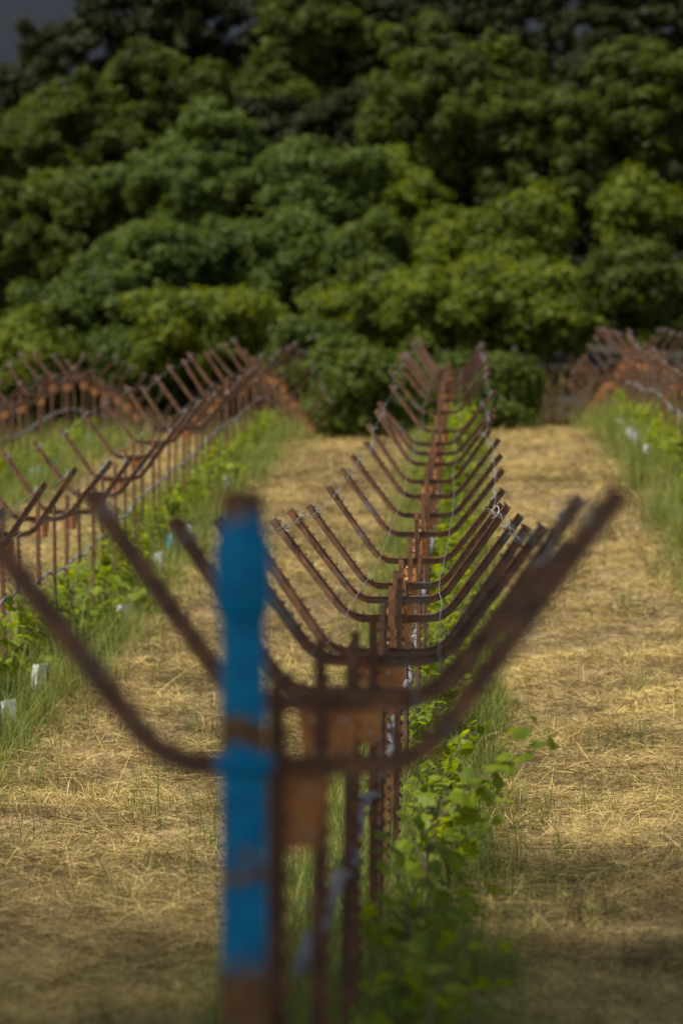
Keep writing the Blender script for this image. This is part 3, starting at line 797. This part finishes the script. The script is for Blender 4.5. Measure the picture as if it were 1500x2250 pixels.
# ------------------------------------------------------------------ trees
def tree(px, py, rx, ry, d, kind, label, cat='tree', trunk=None, dens=1.0, flat=.82, at=None, lsz=.155):
    k = d / F
    c = np.array([(px - VX) * k, d, EYE + (HZ - py) * k]); rad = np.array([rx * k, max(rx, ry) * k * .8, ry * k])
    if at: c, rad = np.array(at[0]), np.array(at[1])
    seed = int(px * 7 + py * 13 + d); r = np.random.default_rng(seed)
    mean = (rad[0] * rad[2]) ** .5
    ncl = int(min(230, 40 + 27 * mean ** 2)) if not at else 150
    u = r.normal(size=(ncl, 3)); u /= np.linalg.norm(u, axis=1)[:, None]
    u[:, 1] = np.where(r.random(ncl) < .6, -np.abs(u[:, 1]), u[:, 1])
    lump = 1 + .16 * np.sin(u[:, 0] * 5 + seed) + .16 * np.sin(u[:, 2] * 6 + 2 * seed)
    cc = c + u * rad * (r.uniform(.45, 1.05, ncl) ** .5 * lump)[:, None]
    if at: cc = c + np.clip(r.normal(size=(ncl, 3)), -2.2, 2.2) * rad * .5
    rc = r.uniform(.17, .50, ncl) * (1 if not at else 3.2)
    per = np.maximum(40, (dens * 760 * (rc / .55) ** 2)).astype(int)
    idx = np.repeat(np.arange(ncl), per); n = len(idx)
    v = r.normal(size=(n, 3)); v[:, 2] += .35; v /= np.linalg.norm(v, axis=1)[:, None]
    rr = r.random(n) ** .45
    ax = r.normal(size=(ncl, 3)) * np.array([1, 1, .55]); ax /= np.linalg.norm(ax, axis=1)[:, None]
    # ragged edge: some sprays stick out
    spray = 1 + .45 * np.maximum(0, np.sin(v[:, 0] * 5 + idx) * np.sin(v[:, 1] * 5 + 2 * idx))
    pos = cc[idx] + v * (rc[idx] * rr * spray)[:, None] * np.array([1.0, 1.0, flat])
    along = np.sum((pos - cc[idx]) * ax[idx], 1)[:, None]
    pos = pos + ax[idx] * along * .8
    nrm = v + np.array([0, 0, .45]) + r.normal(0, .55, (n, 3)); nrm /= np.linalg.norm(nrm, axis=1)[:, None]
    t = np.cross(nrm, r.normal(size=(n, 3))); t /= np.linalg.norm(t, axis=1)[:, None]; b = np.cross(nrm, t)
    s = (lsz * r.uniform(.6, 1.4, n))[:, None]
    V = np.stack([pos - t * s * .6, pos + b * s * .3, pos + t * s * .6, pos - b * s * .3], 1)
    base = np.array([trunk[0] if trunk else c[0] + r.normal(0, .15), d + (trunk[1] if trunk else 0), 0]); base[2] = gz(base[0], base[1])
    V = V.reshape(-1, 3) - base
    q = np.arange(n * 4).reshape(n, 4)
    rv = np.clip(r.beta(2, 2, n) * .5 + .15 + .3 * r.random(ncl)[idx], 0, 1)
    root = tag(empty('shrub' if cat == 'shrub' else 'tree', tuple(base)), label, cat, 'shrubs at the foot of the wood' if cat == 'shrub' else 'trees of the wood')
    me = raw_mesh('crown', V, q, 4, {'rnd': np.repeat(rv, 4)}); me.materials.append(M_LEAF[kind]); obj('crown', me, root)
    m = MB(); top = c - base; R0 = max(.05, .05 * mean + .02)
    h = max(.3, top[2])
    m.tube([(0, 0, -.3), (r.normal(0, .05), 0, h * .35), (top[0] * .6, top[1] * .6, h * .75), tuple(top)], [R0 * 1.25, R0, R0 * .7, R0 * .4], 8)
    for j in r.choice(ncl, 9 if not trunk else 3, replace=False):
        e = cc[j] - base; f = r.uniform(.35, .8)
        s0 = np.array([top[0] * f * .8, top[1] * f * .8, h * f]); mid = (s0 + e) / 2 + np.array([0, 0, .12 * mean])
        m.tube([tuple(s0), tuple(mid), tuple(e)], [R0 * .5, R0 * .3, R0 * .12], 6)
    obj('trunk', m.mesh('trunk', M_BARK, True), root)

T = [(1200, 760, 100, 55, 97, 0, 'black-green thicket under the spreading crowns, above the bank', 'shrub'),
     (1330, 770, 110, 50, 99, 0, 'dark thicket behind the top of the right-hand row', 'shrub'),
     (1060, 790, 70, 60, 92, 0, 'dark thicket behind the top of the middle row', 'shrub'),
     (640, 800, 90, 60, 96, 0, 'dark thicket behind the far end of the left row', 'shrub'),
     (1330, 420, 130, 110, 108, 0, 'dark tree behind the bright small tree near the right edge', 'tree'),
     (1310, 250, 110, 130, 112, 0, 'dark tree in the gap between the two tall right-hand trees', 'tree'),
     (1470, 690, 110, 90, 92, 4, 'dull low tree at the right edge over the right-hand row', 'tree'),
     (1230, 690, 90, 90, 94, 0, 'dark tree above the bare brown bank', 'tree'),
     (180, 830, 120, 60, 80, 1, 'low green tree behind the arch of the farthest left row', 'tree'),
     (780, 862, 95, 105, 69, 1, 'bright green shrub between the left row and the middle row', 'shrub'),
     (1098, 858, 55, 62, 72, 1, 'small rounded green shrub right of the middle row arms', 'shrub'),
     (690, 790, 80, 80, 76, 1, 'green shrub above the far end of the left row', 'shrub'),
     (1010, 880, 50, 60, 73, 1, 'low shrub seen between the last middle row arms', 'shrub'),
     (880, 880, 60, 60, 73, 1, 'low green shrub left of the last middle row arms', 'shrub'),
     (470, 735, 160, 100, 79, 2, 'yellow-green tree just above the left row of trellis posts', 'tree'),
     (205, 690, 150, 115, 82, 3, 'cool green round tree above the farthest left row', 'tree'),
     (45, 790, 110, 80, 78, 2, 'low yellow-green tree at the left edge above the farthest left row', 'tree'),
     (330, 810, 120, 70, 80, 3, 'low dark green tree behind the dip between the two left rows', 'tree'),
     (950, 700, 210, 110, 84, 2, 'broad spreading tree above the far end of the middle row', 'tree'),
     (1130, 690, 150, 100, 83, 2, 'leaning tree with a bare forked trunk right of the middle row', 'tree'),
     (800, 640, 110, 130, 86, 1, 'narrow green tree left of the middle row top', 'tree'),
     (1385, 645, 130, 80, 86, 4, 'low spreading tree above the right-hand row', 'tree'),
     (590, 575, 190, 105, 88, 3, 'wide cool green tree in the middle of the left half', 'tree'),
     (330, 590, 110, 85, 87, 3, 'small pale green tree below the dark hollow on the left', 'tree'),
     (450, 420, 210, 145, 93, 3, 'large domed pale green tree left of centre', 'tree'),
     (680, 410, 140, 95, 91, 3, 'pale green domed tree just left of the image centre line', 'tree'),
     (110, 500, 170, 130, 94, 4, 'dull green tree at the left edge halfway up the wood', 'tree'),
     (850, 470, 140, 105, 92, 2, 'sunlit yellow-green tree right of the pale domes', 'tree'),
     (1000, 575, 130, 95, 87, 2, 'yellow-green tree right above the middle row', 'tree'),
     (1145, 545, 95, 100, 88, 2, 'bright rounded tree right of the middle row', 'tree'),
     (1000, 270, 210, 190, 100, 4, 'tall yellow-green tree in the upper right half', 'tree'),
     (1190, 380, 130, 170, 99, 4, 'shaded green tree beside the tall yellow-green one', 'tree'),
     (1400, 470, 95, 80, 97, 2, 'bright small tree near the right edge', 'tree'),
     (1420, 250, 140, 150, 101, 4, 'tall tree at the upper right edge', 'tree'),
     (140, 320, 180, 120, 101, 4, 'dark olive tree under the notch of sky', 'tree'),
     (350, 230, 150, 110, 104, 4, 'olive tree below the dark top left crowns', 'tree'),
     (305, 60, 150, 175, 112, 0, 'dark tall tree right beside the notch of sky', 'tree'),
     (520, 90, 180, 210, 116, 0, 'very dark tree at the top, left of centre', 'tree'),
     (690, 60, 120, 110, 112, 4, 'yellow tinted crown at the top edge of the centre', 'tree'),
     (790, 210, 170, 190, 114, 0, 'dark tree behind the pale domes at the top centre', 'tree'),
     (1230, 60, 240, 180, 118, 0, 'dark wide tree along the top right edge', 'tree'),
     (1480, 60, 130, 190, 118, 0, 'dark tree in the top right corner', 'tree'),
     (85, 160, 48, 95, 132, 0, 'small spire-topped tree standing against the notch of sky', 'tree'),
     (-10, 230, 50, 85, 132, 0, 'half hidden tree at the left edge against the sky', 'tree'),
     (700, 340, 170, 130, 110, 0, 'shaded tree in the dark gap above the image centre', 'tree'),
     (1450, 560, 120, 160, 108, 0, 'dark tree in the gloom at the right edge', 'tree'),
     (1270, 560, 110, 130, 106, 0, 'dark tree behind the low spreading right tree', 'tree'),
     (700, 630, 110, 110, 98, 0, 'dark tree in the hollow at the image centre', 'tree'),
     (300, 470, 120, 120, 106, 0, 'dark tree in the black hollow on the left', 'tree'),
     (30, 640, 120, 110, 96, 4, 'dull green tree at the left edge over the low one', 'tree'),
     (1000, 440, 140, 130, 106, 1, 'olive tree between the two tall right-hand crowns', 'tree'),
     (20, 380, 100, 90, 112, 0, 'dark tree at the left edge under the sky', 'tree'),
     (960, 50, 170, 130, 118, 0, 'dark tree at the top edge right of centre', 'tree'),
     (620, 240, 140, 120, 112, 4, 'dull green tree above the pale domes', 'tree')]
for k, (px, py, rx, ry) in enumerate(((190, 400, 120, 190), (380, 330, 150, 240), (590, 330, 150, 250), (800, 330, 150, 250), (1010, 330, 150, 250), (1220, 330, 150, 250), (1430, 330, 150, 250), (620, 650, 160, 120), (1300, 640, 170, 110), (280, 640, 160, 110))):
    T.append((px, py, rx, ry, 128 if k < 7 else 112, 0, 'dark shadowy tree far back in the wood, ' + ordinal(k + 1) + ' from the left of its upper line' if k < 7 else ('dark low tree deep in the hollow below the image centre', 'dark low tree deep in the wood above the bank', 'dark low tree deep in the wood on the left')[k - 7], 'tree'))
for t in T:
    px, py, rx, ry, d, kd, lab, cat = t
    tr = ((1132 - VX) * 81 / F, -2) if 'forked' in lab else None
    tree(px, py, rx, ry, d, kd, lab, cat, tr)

# an unseen tree added behind the camera's left shoulder to darken the foreground
tree(0, 0, 0, 0, 0, 0, 'unseen tree added behind the camera to shade the blue pipe and nearest posts', 'tree', None, .048, .7, ((-6.2, 1.2, 13.2), (8.0, 7.5, 3.2)), .30)
